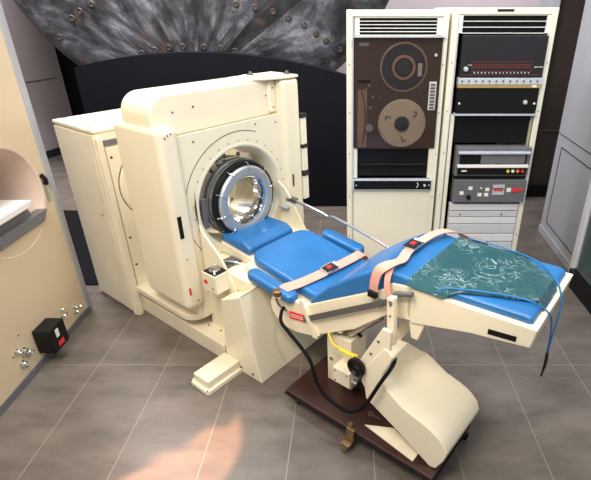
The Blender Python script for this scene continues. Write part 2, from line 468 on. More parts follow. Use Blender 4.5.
# top housing (rounded corner at left)
th = MB().prism(rrect(-.045, 1.250, .80, 1.458, .10, 8, corners=(0, 0, 0, 1)), 'x', -.80, -.545).build('top_housing', CREAM, G, bevel=.014, seg=4)
screws(th, [(-.544, .08, 1.37), (-.544, .20, 1.38), (-.544, .70, 1.37), (-.544, .03, 1.31), (-.544, .72, 1.28)], (1, 0, 0), .005)
# face plate with a round hole
BC = (.415, .835); RH = .30
nseg = 96; inner = []; outer = []
x0, x1, z0, z1 = .045, .80, .2, 1.262
for i in range(nseg):
    t = 2*math.pi*i/nseg; c, s_ = math.cos(t), math.sin(t)
    inner.append((BC[0]+RH*c, BC[1]+RH*s_))
    k = min((x1-BC[0])/c if c > 1e-6 else 9, (x0-BC[0])/c if c < -1e-6 else 9, (z1-BC[1])/s_ if s_ > 1e-6 else 9, (z0-BC[1])/s_ if s_ < -1e-6 else 9)
    outer.append((BC[0]+k*c, BC[1]+k*s_))
for cx, cz in ((x0, z0), (x1, z0), (x1, z1), (x0, z1)):
    j = min(range(nseg), key=lambda i: (outer[i][0]-cx)**2+(outer[i][1]-cz)**2); outer[j] = (cx, cz)
mb = MB(); vs = []
for a_ in (-.52, -.50):
    vs += [(a_, u, v) for u, v in outer] + [(a_, u, v) for u, v in inner]
n2 = 2*nseg; fs = []
for i in range(nseg):
    j = (i+1) % nseg
    fs += [(i, j, nseg+j, nseg+i), (n2+i, n2+nseg+i, n2+nseg+j, n2+j), (i, n2+i, n2+j, j)]
fp = mb.add(vs, fs).build('face_plate', CREAM, G)
# rolled lip and funnel
MB().lathe((0, BC[0], BC[1]), (1, 0, 0), [(.318, -.499), (.306, -.498), (.296, -.505), (.285, -.535), (.272, -.60), (.262, -.68), (.272, -.68), (.283, -.60), (.297, -.525), (.318, -.515)], 96).build('funnel', CREAM, G)
SA0, SA1 = math.radians(-22), math.radians(142)
# thin seam ring on the plate (left and upper part only)
MB().lathe((-.4995, BC[0], BC[1]), (1, 0, 0), [(.384, -.001), (.3875, -.001), (.3875, .0008), (.384, .0008)], 60, a0=SA0, a1=SA1).build('seam', SEAM, fp)
for k in range(22):
    t = math.radians(-20+k*12)
    if -20 <= k*12-20 <= 200:
        screws(fp, [(-.4995, BC[0]+.335*math.cos(t), BC[1]+.335*math.sin(t))], (1, 0, 0), .0032)
screws(fp, [(-.4995, .14, 1.22), (-.4995, .56, 1.235), (-.4995, .72, 1.22)], (1, 0, 0), .005)
# chrome drum
dr = MB().lathe((0, BC[0], BC[1]-.005), (1, 0, 0), [(.135, -.70), (.222, -.70), (.222, -.50), (.214, -.478), (.205, -.472), (.205, -.480), (.135, -.485)], 96).build('scan_drum', CHROME, G)
MB().lathe((0, BC[0], BC[1]-.005), (1, 0, 0), [(.224, -.56), (.232, -.555), (.232, -.53), (.224, -.525)], 96).build('band', DSTEEL, dr)
MB().lathe((0, BC[0], BC[1]-.005), (1, 0, 0), [(.224, -.66), (.229, -.655), (.229, -.63), (.224, -.625)], 96).build('band', STEEL, dr)
MB().lathe((0, BC[0], BC[1]-.005), (1, 0, 0), [(.221, -.50), (.226, -.495), (.217, -.470), (.203, -.466), (.203, -.48)], 96).build('black_rim', BLACK, dr, label='glossy black outer rim')
MB().lathe((0, BC[0], BC[1]-.005), (1, 0, 0), [(.200, -.480), (.199, -.462), (.190, -.452), (.160, -.447), (.145, -.453), (.139, -.470), (.139, -.50)], 96).build('silver_ring', SATIN, dr, label='pale grey inner ring')
MB().lathe((0, BC[0], BC[1]-.005), (1, 0, 0), [(.141, -.458), (.134, -.462), (.122, -.50), (.118, -.54), (.118, -.70), (.130, -.70)], 96).build('bore_liner', CHROME, dr)
for k in range(10):
    t = math.radians(12+36*k)
    c, s_ = math.cos(t), math.sin(t)
    MB().tube([(-.452, BC[0]+.176*c, BC[1]-.005+.176*s_), (-.441, BC[0]+.186*c, BC[1]-.005+.186*s_), (-.447, BC[0]+.208*c, BC[1]-.005+.208*s_), (-.470, BC[0]+.222*c, BC[1]-.005+.222*s_)], .0035, 8, 4).build('clip', CHROME, dr)
for k, t in enumerate((70, 95, 110, 125)):
    t = math.radians(t); c, s_ = math.cos(t), math.sin(t)
    MB().frustum((-.60, BC[0]+.228*c, BC[1]+.228*s_), (-.60, BC[0]+.25*c, BC[1]+.25*s_), .012, .009, 10).build('fixing', DSTEEL, dr)
B((-.58, BC[0]-.262, BC[1]-.12), (-.53, BC[0]-.228, BC[1]+.06)).build('motor_block', GREY, dr, bevel=.006)
# cream pieces visible through the bore
B((-.97, .58, .5), (-.60+.0, .60, 1.1)).build('inner_baffle', CREAM, G)
MB().cyl((-.93, .52, .62), (-.93, .52, .635), .014, 14).build('inner_stud', DSTEEL, G)
MB().cyl((-.80, .578, .70), (-.80, .570, .70), .012, 14).build('inner_stud', DSTEEL, G)
# right column with a top cap
rc = B((-.86, .765, .2), (-.465, .905, 1.455)).build('right_column', CREAM, G, bevel=.028, seg=5)
MB().prism([(.715, 1.27), (.765, 1.27), (.765, 1.452), (.715, 1.452)], 'x', -.55, -.528).build('fillet', CREAM, rc, bevel=.012)
screws(rc, [(-.527, .74, 1.41), (-.527, .74, 1.30)], (1, 0, 0), .005)
B((-.4655, .80, .80), (-.463, .815, .88)).build('latch_slot', SEAM, rc)
cpv = MB().prism([(-.70, .56), (-.60, .53), (-.50, .70), (-.465, .80), (-.465, .90), (-.70, .905)], 'z', 1.457, 1.474).build('top_cap', CREAM, G, bevel=.006)
for a_, b_ in ((-.66, .70), (-.52, .86)):
    bo = MB().lathe((a_, b_, 1.474), (0, 0, 1), [(.001, 0), (.02, 0), (.02, .006), (.010, .008), (.010, .018), (.001, .022)], 16, closed=False).build('cap_bolt', DSTEEL, cpv)
for z_, h_ in ((1.13, .17), (.95, .15), (.76, .16)):
    hb = B((-.50, .905, z_-h_/2), (-.462, .95, z_+h_/2)).build('rear_hinge', RACK, G, bevel=.004)
    B((-.503, .904, z_+h_/2), (-.459, .956, z_+h_/2+.025)).build('hinge_cap', DPANEL, hb)
# pedestal carrying the couch
ped = MB().prism([(0, 0), (-.10, .52), (-.135, .50), (-.265, .44), (-.285, 0)], 'y', 0, .74).build('pedestal', CREAM, G, bevel=.006)
B((-.099, .004, .519), (-.0975, .736, .521)).build('crease', SEAM, ped)
screws(ped, [(-.255, -.001, .035), (-.16, -.001, .035), (-.065, -.001, .035)], (0, -1, 0), .007, DSTEEL, .004, 10)
fin = [(-.5, .98), (-.478, .965), (-.497, .85), (-.466, .742), (-.353, .637), (-.277, .52), (-.24, .44), (-.24, .36), (-.5, .36)]
finq = []
for k_ in range(1, 6):
    for q_ in range(5):
        t_ = q_/5; A_, B_, C_, D_ = (Vector(fin[k_-1]), Vector(fin[k_]), Vector(fin[k_+1]), Vector(fin[k_+2]))
        v_ = .5*((2*B_)+(C_-A_)*t_+(2*A_-5*B_+4*C_-D_)*t_*t_+(3*B_-A_-3*C_+D_)*t_**3); finq.append((v_.x, v_.y))
finq += [(-.24, .44), (-.24, .36), (-.5, .36)]
finr = [(-.5, .86), (-.44, .82), (-.398, .767), (-.33, .66), (-.27, .56), (-.25, .45), (-.5, .40)]
MB().prism(finq, 'y', .088, .102).build('side_fin', CREAM, G, bevel=.003)
MB().prism(finr, 'y', .70, .714).build('side_fin', CREAM, G, bevel=.003)
MB().prism([(-.50, .40), (-.50, .552), (-.27, .545), (-.15, .535), (-.102, .522), (-.12, .48)], 'y', .10, .735).build('pedestal_head', CREAM, G, bevel=.004)
B((-.52, .10, .115), (-.27, .70, .40)).build('pedestal_core', CREAM2, G)
# small recess parts between fin and couch
B((-.42, .12, .552), (-.33, .22, .558)).build('slot_plate', DSTEEL, G)
MB().tube([(-.40, .12, .56), (-.36, .15, .575), (-.31, .19, .56)], .006).build('pipe_clip', STEEL, G)
# control box on the fin
cb = B((-.398, .0, .455), (-.287, .095, .567)).build('control_box', CREAM, G, bevel=.005)
B((-.392, .006, .5665), (-.293, .089, .5695)).build('black_top', BLACK, cb)
MB().lathe((-.345, .048, .5695), (0, 0, 1), [(.001, 0), (.031, 0), (.031, .006), (.020, .008), (.018, .02), (.001, .021)], 28, closed=False).build('dial', STEEL, cb)
MB().cyl((-.308, .018, .569), (-.308, .018, .580), .006).build('toggle', WHITE, cb)
MB().cyl((-.377, .076, .569), (-.377, .076, .580), .006).build('toggle', WHITE, cb)
MB().cyl((-.368, .0005, .515), (-.368, -.004, .515), .013).build('red_button', RED, cb)
MB().cyl((-.312, .0005, .490), (-.312, -.004, .490), .007).build('key_switch', STEEL, cb)
# floor housing
fb = MB().prism(rrect(-.31, -.235, -.155, 0, .02, corners=(1, 1, 0, 0)), 'z', 0, .028).build('floor_box', CREAM, G, bevel=.004)
B((-.295, -.215, .028), (-.17, 0, .075)).build('lid', CREAM, fb, bevel=.006)
screws(fb, [(-.165, -.228, .028), (-.30, -.228, .028)], (0, 0, 1), .005)
# support arm
arm = B((-.44, .70, .735), (-.36, .735, .765)).build('arm_bracket', DSTEEL, G, bevel=.003)
B((-.47, .66, .70), (-.40, .72, .712)).build('silver_block', SATIN, G, bevel=.004, label='small silver block')
MB().tube([(-.46, .72, .752), (-.30, .72, .740), (-.14, .72, .716)], .011, 10, 3).build('support_arm', STEEL, G)
MB().tube([(-.15, .715, .722), (-.10, .715, .712), (-.06, .715, .720), (.20, .715, .668), (.36, .715, .63)], .008, 10, 4).build('support_arm', STEEL, G)
B((-.46, .60, .552), (-.28, .735, .565)).build('arm_shelf', CREAM, G)

# ================================================================ TALL CABINET behind the scanner
C_ = thing('equipment_cabinet', 'tall cream cabinet behind the left side of the scanner', 'cabinet', (-1.4, .25, 0), True)
B((-1.60, -.045, .0), (-1.13, .62, 1.205)).build('body', CREAM2, C_, bevel=.004)
lid = B((-1.61, -.060, 1.205), (-1.125, .62, 1.225)).build('lid', CREAM2, C_, bevel=.005)
screws(lid, [(-1.58, .0, 1.226), (-1.25, .0, 1.226)], (0, 0, 1), .012, STEEL, .004, 12)
sd = B((-1.60, -.063, .02), (-1.17, -.045, 1.195)).build('side_panel', CREAM2, C_, bevel=.005)
MB().cyl((-1.24, -.063, .70), (-1.24, -.070, .70), .008).build('lock', STEEL, sd)
B((-1.165, -.063, .0), (-1.13, -.043, 1.20)).build('corner_post', CREAM2, C_, bevel=.004)
B((-1.13, -.055, 0), (-1.11, -.02, 1.18)).build('corner_post', CREAM2, C_, bevel=.004)
B((-1.13, -.015, 1.13), (-1.118, .16, 1.16)).build('vent_slot', GREY, C_)
dk = B((-1.13, -.012, .10), (-1.12, .60, 1.12)).build('front_panel', CREAM, C_, bevel=.003)
MB().lathe((-1.12, .25, .86), (1, 0, 0), [(.001, .0), (.225, .0), (.225, .004), (.22, .008), (.18, .008), (.001, .008)], 64, closed=False).build('round_cover', CREAM, dk)
MB().lathe((-1.12, .25, .86), (1, 0, 0), [(.232, -.001), (.238, -.001), (.238, .001), (.232, .001)], 64).build('seam', SEAM, dk)
screws(dk, [(-1.1195, .01, 1.06), (-1.1195, .01, .55), (-1.1195, .01, .36)], (1, 0, 0), .008)

# ================================================================ COUCH (machine frame)
K = thing('patient_couch', 'blue vinyl patient couch with cream sides, tilted hydraulic seat and pink straps', 'examination couch', (.6, .3, .1), True)
b0, b1 = .14, .605
# head section
MB().prism([(-.505, .556), (-.20, .547), (-.20, .585), (-.505, .625)], 'y', .225, .585).build('head_board', CREAM, K, bevel=.008)
def cushion(poly, lo, hi, name, w, parent=K, m=BLUE, seg=5):
    return MB().prism(poly, 'y', lo, hi).build(name, m, parent, bevel=w, seg=seg)
cushion([(-.515, .622), (-.275, .592), (-.262, .635), (-.32, .668), (-.505, .668)], .232, .585, 'head_cushion', .018)
# backrest: plan rounded slab, sloping down to the seat
mb = MB()
plan = rrect(-.245, .195, .36, .640, .085, 8, corners=(1, 0, 0, 1))
def backz(a): return .640 - .155*(a+.28) + .010*math.cos((a)*4)
N_ = len(plan); vs = [(x, y, backz(x)-.055) for x, y in plan] + [(x, y, backz(x)) for x, y in plan]
mb.add(vs, [tuple(range(N_)), tuple(range(2*N_-1, N_-1, -1))] + [(i, i+N_, (i+1) % N_+N_, (i+1) % N_) for i in range(N_)])
mb.build('back_cushion', BLUE, K, bevel=.018, seg=4)
MB().prism([(-.24, .53), (.30, .44), (.30, .485), (-.24, .59)], 'y', .165, .65).build('back_board', CREAM, K, bevel=.006)
# arm pads
def pad(bb0, bb1, z0, z1, sh=0):
    mb = MB(); pl = rrect(-.155+sh, bb0, .165, bb1, .034, 6)
    vs = [(x, y, z0+(z1-z0)*(x+.17)/.335-.05) for x, y in pl] + [(x, y, z0+(z1-z0)*(x+.17)/.335) for x, y in pl]
    n_ = len(pl)
    mb.add(vs, [tuple(range(n_)), tuple(range(2*n_-1, n_-1, -1))] + [(i, i+n_, (i+1) % n_+n_, (i+1) % n_) for i in range(n_)])
    o = mb.build('arm_pad', BLUE, K, bevel=.017, seg=5); return o
pad(.092, .168, .612, .572); pad(.655, .735, .640, .595, .03)
# hinge housing plates
hp = [(.0, .50), (-.015, .46), (-.01, .42), (.015, .385), (.05, .360), (.10, .345), (.16, .345), (.24, .365), (.31, .385), (.23, .535), (.05, .545)]
for lo, hi in ((.125, .145), (.600, .620)):
    MB().prism(hp, 'y', lo, hi).build('hinge_plate', CREAM, K, bevel=.006)
MB().prism([(.02, .42), (.10, .36), (.24, .36), (.24, .50), (.05, .50)], 'y', .145, .605).build('hinge_body', CREAM, K, bevel=.006)
# thigh section
rail = [(.215, .525), (.655, .785), (.70, .833), (.80, .85), (.80, .69), (.687, .672), (.52, .52), (.312, .392), (.25, .40)]
MB().prism(rail, 'y', b0, b0+.022).build('side_rail', CREAM, K, bevel=.006)
MB().prism(rail, 'y', b1-.022, b1).build('side_rail', CREAM, K, bevel=.006)
MB().prism([(.23, .50), (.655, .76), (.76, .80), (.76, .72), (.69, .69), (.52, .54), (.30, .42)], 'y', b0+.022, b1-.022).build('seat_pan', CREAM, K)
cushion([(.235, .525), (.655, .775), (.72, .82), (.84, .83), (.84, .872), (.72, .882), (.665, .878), (.60, .855), (.50, .79), (.36, .685), (.25, .575)], b0+.006, b1-.006, 'thigh_cushion', .016)
# foot section
ft = [(.775, .842), (1.275, .862), (1.262, .780), (1.05, .745), (.80, .680), (.775, .72)]
fs_ = MB().prism(ft, 'y', b0, b1).build('foot_frame', CREAM, K, bevel=.006)
MB().prism([(1.112, .796), (1.212, .808), (1.212, .787), (1.112, .775)], 'y', b0-.003, b0+.002).build('label_slot', BLACK, fs_)
cushion([(.80, .835), (1.252, .858), (1.248, .882), (1.22, .89), (.84, .874), (.80, .872)], b0+.02, b1-.02, 'foot_cushion', .012)
# cream gusset, pivot handle, strut, link bar
MB().prism([(.775, .72), (.80, .60), (.83, .60), (.86, .70)], 'y', .15, .17).build('gusset', CREAM, K, bevel=.004)
MB().cyl((.735, .112, .812), (.815, .112, .838), .011, 16).build('pivot_pin', DSTEEL, K)
MB().prism([(.225, .477), (.742, .798), (.750, .770), (.232, .446)], 'y', .112, .118).build('link_bar', DSTEEL, K, bevel=.002)
MB().cyl((.665, .126, .735), (.665, .108, .735), .018, 16).build('pivot_knuckle', DSTEEL, K)
MB().prism([(.200, .570), (.228, .572), (.315, .385), (.285, .380)], 'y', .110, .116).build('link_plate', CREAM, K, bevel=.002)
st = MB().prism([(.728, .815), (.762, .825), (.772, .59), (.738, .58)], 'y', .062, .09).build('strut', CREAM, K, bevel=.005)
screws(st, [(.748, .059, .79), (.75, .059, .74), (.752, .059, .66)], (0, -1, 0), .004)
MB().cyl((.748, .06, .80), (.748, .14, .81), .010).build('pivot_bolt', STEEL, st)
MB().tube([(.760, .075, .60), (.775, .065, .57), (.785, .06, .545)], .008, 8).build('cable_gland', BRASS, st)
rl = MB().prism([(.126, .466), (.228, .483), (.230, .446), (.128, .425)], 'y', .1165, .1215).build('red_label', RED, K)
MB().prism([(.135, .455), (.222, .470), (.222, .4665), (.135, .4515)], 'y', .1155, .1175).build('lettering', WHITE, rl)
MB().prism([(.135, .443), (.222, .458), (.222, .4545), (.135, .4395)], 'y', .1155, .1175).build('lettering', WHITE, rl)
# straps
def ribbon(pts, name, w=.022, parent=K, m=PINK, t=.003, wd=(1, 0, .25), k=6, **kw):
    P = [Vector(p) for p in pts]; Q = [P[0]*2-P[1]] + P + [P[-1]*2-P[-2]]; q = []
    for i in range(1, len(Q)-2):
        for j in range(k):
            t_ = j/k; a, b, c, d_ = Q[i-1], Q[i], Q[i+1], Q[i+2]
            q.append(.5*((2*b)+(c-a)*t_+(2*a-5*b+4*c-d_)*t_*t_+(3*b-a-3*c+d_)*t_**3))
    q.append(P[-1]); rows = []
    for i, p in enumerate(q):
        tan = (q[min(i+1, len(q)-1)]-q[max(0, i-1)]).normalized()
        wv = Vector(wd); wv = (wv - tan*wv.dot(tan)).normalized()
        rows.append([p-wv*w, p-wv*w*.3, p+wv*w*.3, p+wv*w])
    nn = tan.cross(wv)
    return MB().grid(rows, t).build(name, m, parent)
hs = ribbon([(.075, .085, .555), (.095, .13, .584), (.13, .20, .592), (.16, .34, .594), (.175, .44, .596), (.185, .56, .592), (.185, .655, .585), (.19, .685, .55), (.19, .69, .50)], 'hip_strap', .028, wd=(1, -.15, -.2))
MB().prism([(.085, .36), (.15, .36), (.15, .43), (.085, .43)], 'z', 0, .012)
def buckle(c, u, v, parent):
    c = Vector(c); u = Vector(u).normalized(); v = Vector(v); v = (v-u*v.dot(u)).normalized(); n_ = u.cross(v)
    if n_.z < 0: n_ = -n_
    def slab(hu, hv, z0, z1, m, name, cu=0, cv_=0, bev=.002, par=None):
        mb = MB(); o_ = c + u*cu + v*cv_
        vs = [o_ + u*su*hu + v*sv*hv + n_*z for z in (z0, z1) for su, sv in ((-1,-1),(1,-1),(1,1),(-1,1))]
        mb.add(vs, [(0,3,2,1),(4,5,6,7),(0,1,5,4),(1,2,6,5),(2,3,7,6),(3,0,4,7)])
        return mb.build(name, m, par or parent, bevel=bev)
    b_ = slab(.042, .032, 0, .010, CHROME, 'buckle')
    slab(.032, .022, .010, .014, DPANEL, 'buckle_plate', par=b_)
    slab(.014, .011, .014, .0165, RED, 'press_button', par=b_)
    slab(.006, .022, .006, .012, WHITE, 'buckle_bar', cu=.052, par=b_)
buckle((.165, .39, .597), (.1, 1, .05), (1, 0, -.2), hs)
MB().prism([(.052, .082), (.085, .062), (.112, .09), (.075, .118)], 'z', .558, .588).build('strap_end', BRASS, hs, bevel=.008)
MB().tube([(.08, .082, .54), (.09, .09, .50), (.12, .11, .47)], .006, 8).build('anchor', DSTEEL, hs)
ks = ribbon([(.628, .118, .775), (.634, .116, .83), (.650, .125, .885), (.685, .16, .912), (.695, .22, .905), (.675, .30, .902), (.668, .38, .898), (.69, .48, .915), (.72, .56, .915), (.755, .605, .90), (.80, .62, .88), (.84, .625, .865)], 'knee_strap', .022, wd=(1, -.1, .0))
buckle((.668, .36, .901), (0, 1, .0), (1, 0, 0), ks)
B((.606, .104, .752), (.652, .124, .782)).build('strap_clip', BLACK, ks, bevel=.006)
ribbon([(.685, .16, .900), (.690, .125, .86), (.700, .112, .815), (.72, .108, .775)], 'strap_tail', .014, wd=(1, .0, .1), parent=K, m=PINK)
MB().tube([(.83, .625, .875), (.90, .62, .878)], .011, 10, 0).build('strap_tongue', BRASS, ks)
# lift unit on the dolly
near = [(.646, .43), (.70, .52), (.748, .60), (.772, .60), (.792, .575), (.778, .53), (.752, .478), (.745, .44), (.765, .405), (.800, .375), (.850, .345), (.90, .330), (.945, .318), (.985, .304), (1.02, .285), (1.052, .255), (1.065, .222), (1.055, .175), (1.025, .108), (.998, .10), (.84, .195), (.668, .285)]
far = [(.646, .12, .42), (.70, .12, .52), (.745, .10, .60), (.772, .115, .60), (.790, .15, .57), (.80, .20, .52), (.805, .25, .47), (.815, .29, .43), (.835, .315, .395), (.862, .325, .367), (.905, .325, .345), (.945, .325, .333), (.975, .325, .325), (1.01, .325, .310), (1.035, .325, .293), (1.062, .325, .265), (1.075, .325, .225), (1.065, .325, .18), (1.03, .325, .108), (.998, .325, .10), (.84, .325, .195), (.668, .30, .285)]
vs = [(x, .022, z) for x, z in near] + far
n_ = len(near)
lc = MB(); lc.add(vs, [tuple(range(n_)), tuple(range(2*n_-1, n_-1, -1))] + [(i, i+n_, (i+1) % n_+n_, (i+1) % n_) for i in range(n_)])
lc.build('lift_cover', CREAM, K, bevel=.005, seg=4)
sp_ = MB().prism([(.60, .42), (.735, .69), (.775, .69), (.775, .56), (.70, .40), (.66, .33)], 'y', .028, .045).build('lift_arm', CREAM2, K, bevel=.003)
screws(sp_, [(.685, .027, .54), (.72, .027, .62)], (0, -1, 0), .006)
MB().prism([(.60, .36), (.66, .40), (.80, .665), (.755, .70)], 'y', .24, .27).build('lift_arm', CREAM2, K, bevel=.003)
MB().prism([(.74, .30), (.94, .102), (.72, .102), (.70, .25)], 'y', .14, .28).build('lift_base', CREAM2, K, bevel=.003)
kn = MB().lathe((.625, .02, .448), (0, -1, 0), [(.001, 0), (.042, 0), (.045, .006), (.045, .018), (.036, .022), (.030, .010), (.001, .010)], 32, closed=False).build('hand_wheel', BLACK, K)
MB().cyl((.625, .06, .448), (.625, .01, .448), .010).build('spindle', DSTEEL, kn)
MB().tube([(.655, .003, .43), (.668, -.025, .425)], .008, 10, 0).build('crank_grip', BLACK, kn)
mbx = B((.325, .17, .10), (.475, .30, .405)).build('hydraulic_box', CREAM2, K, bevel=.005)
MB().cyl((.355, .170, .25), (.355, .163, .25), .009).build('lock', STEEL, mbx)
jb = B((.425, .09, .20), (.525, .18, .290)).build('junction_box', CREAM2, K, bevel=.004)
MB().cyl((.525, .12, .225), (.55, .12, .225), .013, 14).build('gland', STEEL, jb)
screws(jb, [(.44, .089, .275), (.510, .089, .275), (.44, .089, .215)], (0, -1, 0), .004)
B((.50, .20, .10), (.60, .28, .225)).build('pump_block', DPANEL, K, bevel=.006)
MB().prism([(.33, .42), (.60, .60), (.66, .66), (.68, .64), (.56, .50), (.42, .40)], 'y', .30, .34).build('scissor_link', STEEL, K, bevel=.003)
MB().prism([(.40, .41), (.50, .56), (.53, .55), (.45, .40)], 'y', .24, .26).build('scissor_link', BLACK, K, bevel=.003)
MB().cyl((.45, .20, .43), (.62, .20, .60), .018, 16).build('piston', STEEL, K)
MB().cyl((.42, .16, .45), (.42, .16, .475), .014, 12).build('valve', WHITE, K)
MB().tube([(.345, .16, .455), (.365, .14, .42), (.41, .12, .395), (.46, .11, .40), (.51, .11, .40), (.55, .12, .395)], .006, 10).build('yellow_hose', YELLOW, K, label='yellow sleeved hose')
MB().tube([(.46, .105, .40), (.51, .105, .398), (.54, .11, .395)], .0095, 10).build('yellow_hose', YELLOW, K)
MB().tube([(.35, .20, .43), (.40, .18, .45), (.46, .2, .46), (.5, .22, .42)], .008, 8).build('hose', RUBBER, K)
MB().tube([(.11, .10, .49), (.135, .06, .50), (.19, .0, .50), (.256, -.02, .522-.04), (.33, -.02, .43), (.385, -.02, .375), (.420, -.02, .27), (.47, -.02, .215), (.555, -.02, .195), (.62, -.02, .21), (.69, -.02, .29), (.755, -.01, .44), (.79, .03, .53), (.783, .06, .55)], .0085, 10).build('black_cable', RUBBER, K)

# green vinyl sheet laid on the foot section
def topz(a): return .8745 + .017*min(1, max(0, (a-.84)/.38)) + .004
na, nb = 22, 16; rows = []
for i in range(na+1):
    a = .775 + (1.255-.775)*i/na; row = []
    f = i/na
    nearb = .128 + (.0 if f < .32 else .135*((f-.32)/.68)**.8)
    farb = (.60 - .03*f) if f < .6 else .582 - .15*((f-.6)/.4)
    for j in range(nb+1):
        b = nearb + (farb-nearb)*j/nb
        z = topz(a) + .004 + .0025*math.sin(a*43+b*19)*math.sin(b*37-a*11)
        if a > 1.235: z -= (a-1.235)*1.6
        if a < .86: z = max(z, .884)
        if b < .16: z -= (.16-b)*.8
        row.append((a, b, z))
    rows.append(row)
# hanging lip at foot end
for k in range(1, 4):
    rows.append([(1.258+.003*k, b, z-.012*k) for a, b, z in rows[na]])
vsheet = MB().grid(rows, .003).build('vinyl_sheet', VINYL, None)
vsheet.location = W(0, 0, 0); vsheet.rotation_euler = (0, 0, TH)
vsheet['label'] = 'teal see-through wrinkled vinyl sheet on the foot end of the couch'; vsheet['category'] = 'plastic sheet'
# blue cord
crd = thing('tie_cord', 'blue cord with black tips hanging off the foot end of the couch', 'cord', (1.29, .34, .54), True)
MB().tube([(.90, .135, .872), (.93, .15, .892), (1.03, .19, .899), (1.15, .225, .905), (1.22, .235, .903), (1.265, .25, .88), (1.285, .27, .84), (1.287, .31, .76), (1.287, .33, .69), (1.287, .335, .64)], .0034, 8).build('cord', BLUECORD, crd)
MB().tube([(.82, .60, .89), (1.0, .585, .897), (1.15, .54, .902), (1.24, .45, .897), (1.27, .42, .87), (1.287, .40, .82), (1.287, .37, .72), (1.287, .345, .64)], .0034, 8).build('cord', BLUECORD, crd)
MB().tube([(1.287, .335, .645), (1.288, .34, .59), (1.288, .335, .55), (1.288, .32, .54)], .0045, 8).build('tip', BLACK, crd)
MB().tube([(1.287, .345, .645), (1.289, .350, .60), (1.289, .345, .56)], .005, 8).build('tip', BLACK, crd)

# ================================================================ DOLLY
D = thing('wooden_dolly', 'low dark wooden trolley board on brass casters under the couch lift', 'dolly', (.62, .17, 0), True)
B((.205, -.022, .072), (1.035, .345, .10)).build('board', WOOD, D, bevel=.004)
B((.200, -.027, .076), (1.040, .350, .082)).build('edge_strip', BLACK, D)
def caster(a, b, big=False):
    c = B((a-.018, b-.012, .05), (a+.018, b+.020, .070)).build('caster', BRASS, D, bevel=.002)
    MB().prism([(a-.016, .052), (a+.016, .052), (a+.010, .018), (a-.010, .018)], 'y', b-.012, b-.008).build('fork', BRASS, c)
    MB().prism([(a-.016, .052), (a+.016, .052), (a+.010, .018), (a-.010, .018)], 'y', b+.014, b+.018).build('fork', BRASS, c)
    MB().cyl((a, b-.007, .023), (a, b+.012, .023), .023, 20).build('wheel', RUBBER, c)
caster(.25, .02); caster(1.0, .02); caster(.25, .30); caster(1.02, .325)
br = MB().prism([(.60, .045), (.645, .045), (.65, .125), (.61, .13)], 'y', -.045, -.028).build('clamp_bracket', BRASS, D, bevel=.002)
MB().cyl((.62, -.028, .118), (.62, -.028, .14), .012, 12).build('bolt_head', BRASS, br)
B((.598, -.075, .04), (.645, -.045, .052)).build('clamp_foot', BRASS, br, bevel=.002)
MB().lathe((.615, -.065, .018), (0, 0, 1), [(.001, -.018), (.012, -.018), (.018, -.004), (.014, .010), (.008, .022), (.001, .022)], 16, closed=False).build('ball_foot', BRASS, br)
MB().prism([(.655, .035), (.775, .10), (.93, .05), (.93, .0)], 'z', .1003, .1045).build('corner_plate', CREAM, D)
ky = thing('small_key', 'small silver key lying on the dark wooden board', 'key', (.655, .10, .1), True)
MB().lathe((.640, .105, .1035), (0, 0, 1), [(.008, -.0015), (.013, -.0015), (.013, .0015), (.008, .0015)], 18).build('bow', STEEL, ky)
B((.652, .103, .1020), (.695, .107, .1045)).build('shank', STEEL, ky)

# ================================================================ RACKS
def rack(name, label, x0, x1, h, wi):
    t = thing(name, label, 'electronics rack', ((x0+x1)/2, 3.1, 0))
    Y0, Y1 = 2.8, 3.45
    s_ = wi
    B((x0, Y0, .0), (x0+s_, Y1, h)).build('side_panel', RACK, t, bevel=.006)
    B((x1-s_, Y0, .0), (x1, Y1, h)).build('side_panel', RACK, t, bevel=.006)
    B((x0+s_-.003, Y0+.001, h-.035), (x1-s_+.003, Y1-.001, h-.001)).build('top_panel', RACK, t, bevel=.005)
    B((x0+s_-.003, Y0+.02, .0), (x1-s_+.003, Y1-.001, .07)).build('plinth', RACK, t, bevel=.004)
    B((x0+s_, Y1-.02, .07), (x1-s_, Y1-.005, h-.036)).build('rear_panel', DPANEL, t)
    for a_, c_ in ((x0+s_, x0+s_+.006), (x1-s_-.006, x1-s_)):
        B((a_, Y0+.004, .07), (c_, Y0+.03, h-.036)).build('mounting_rail', SILV, t)
    screws(t, [(xx, 2.799, zz) for xx in (x0+s_/2, x1-s_/2) for zz in (h-.28, h-.55, h-.8, h-1.08, h-1.36)], (0, -1, 0), .0035)
    return t
def vent(t, xa, xb, za, zb, nb, m=SILV):
    v = MB().box((xa, 2.83, za), (xb, 2.84, zb)).build('vent_grille', BLACK, t)
    w = .028 if m is SILV else .02
    for lo, hi in ((xa, xa+w), (xb-w, xb)):
        B((lo, 2.802, za), (hi, 2.82, zb)).build('grille_end', WHITE, v, bevel=.002)
    step = (zb-za)/nb
    for k in range(nb+1):
        z_ = za + step*k
        B((xa+w, 2.806, z_-.0018), (xb-w, 2.822, z_+.0018)).build('louvre', WHITE, v, bevel=.001)
    return v
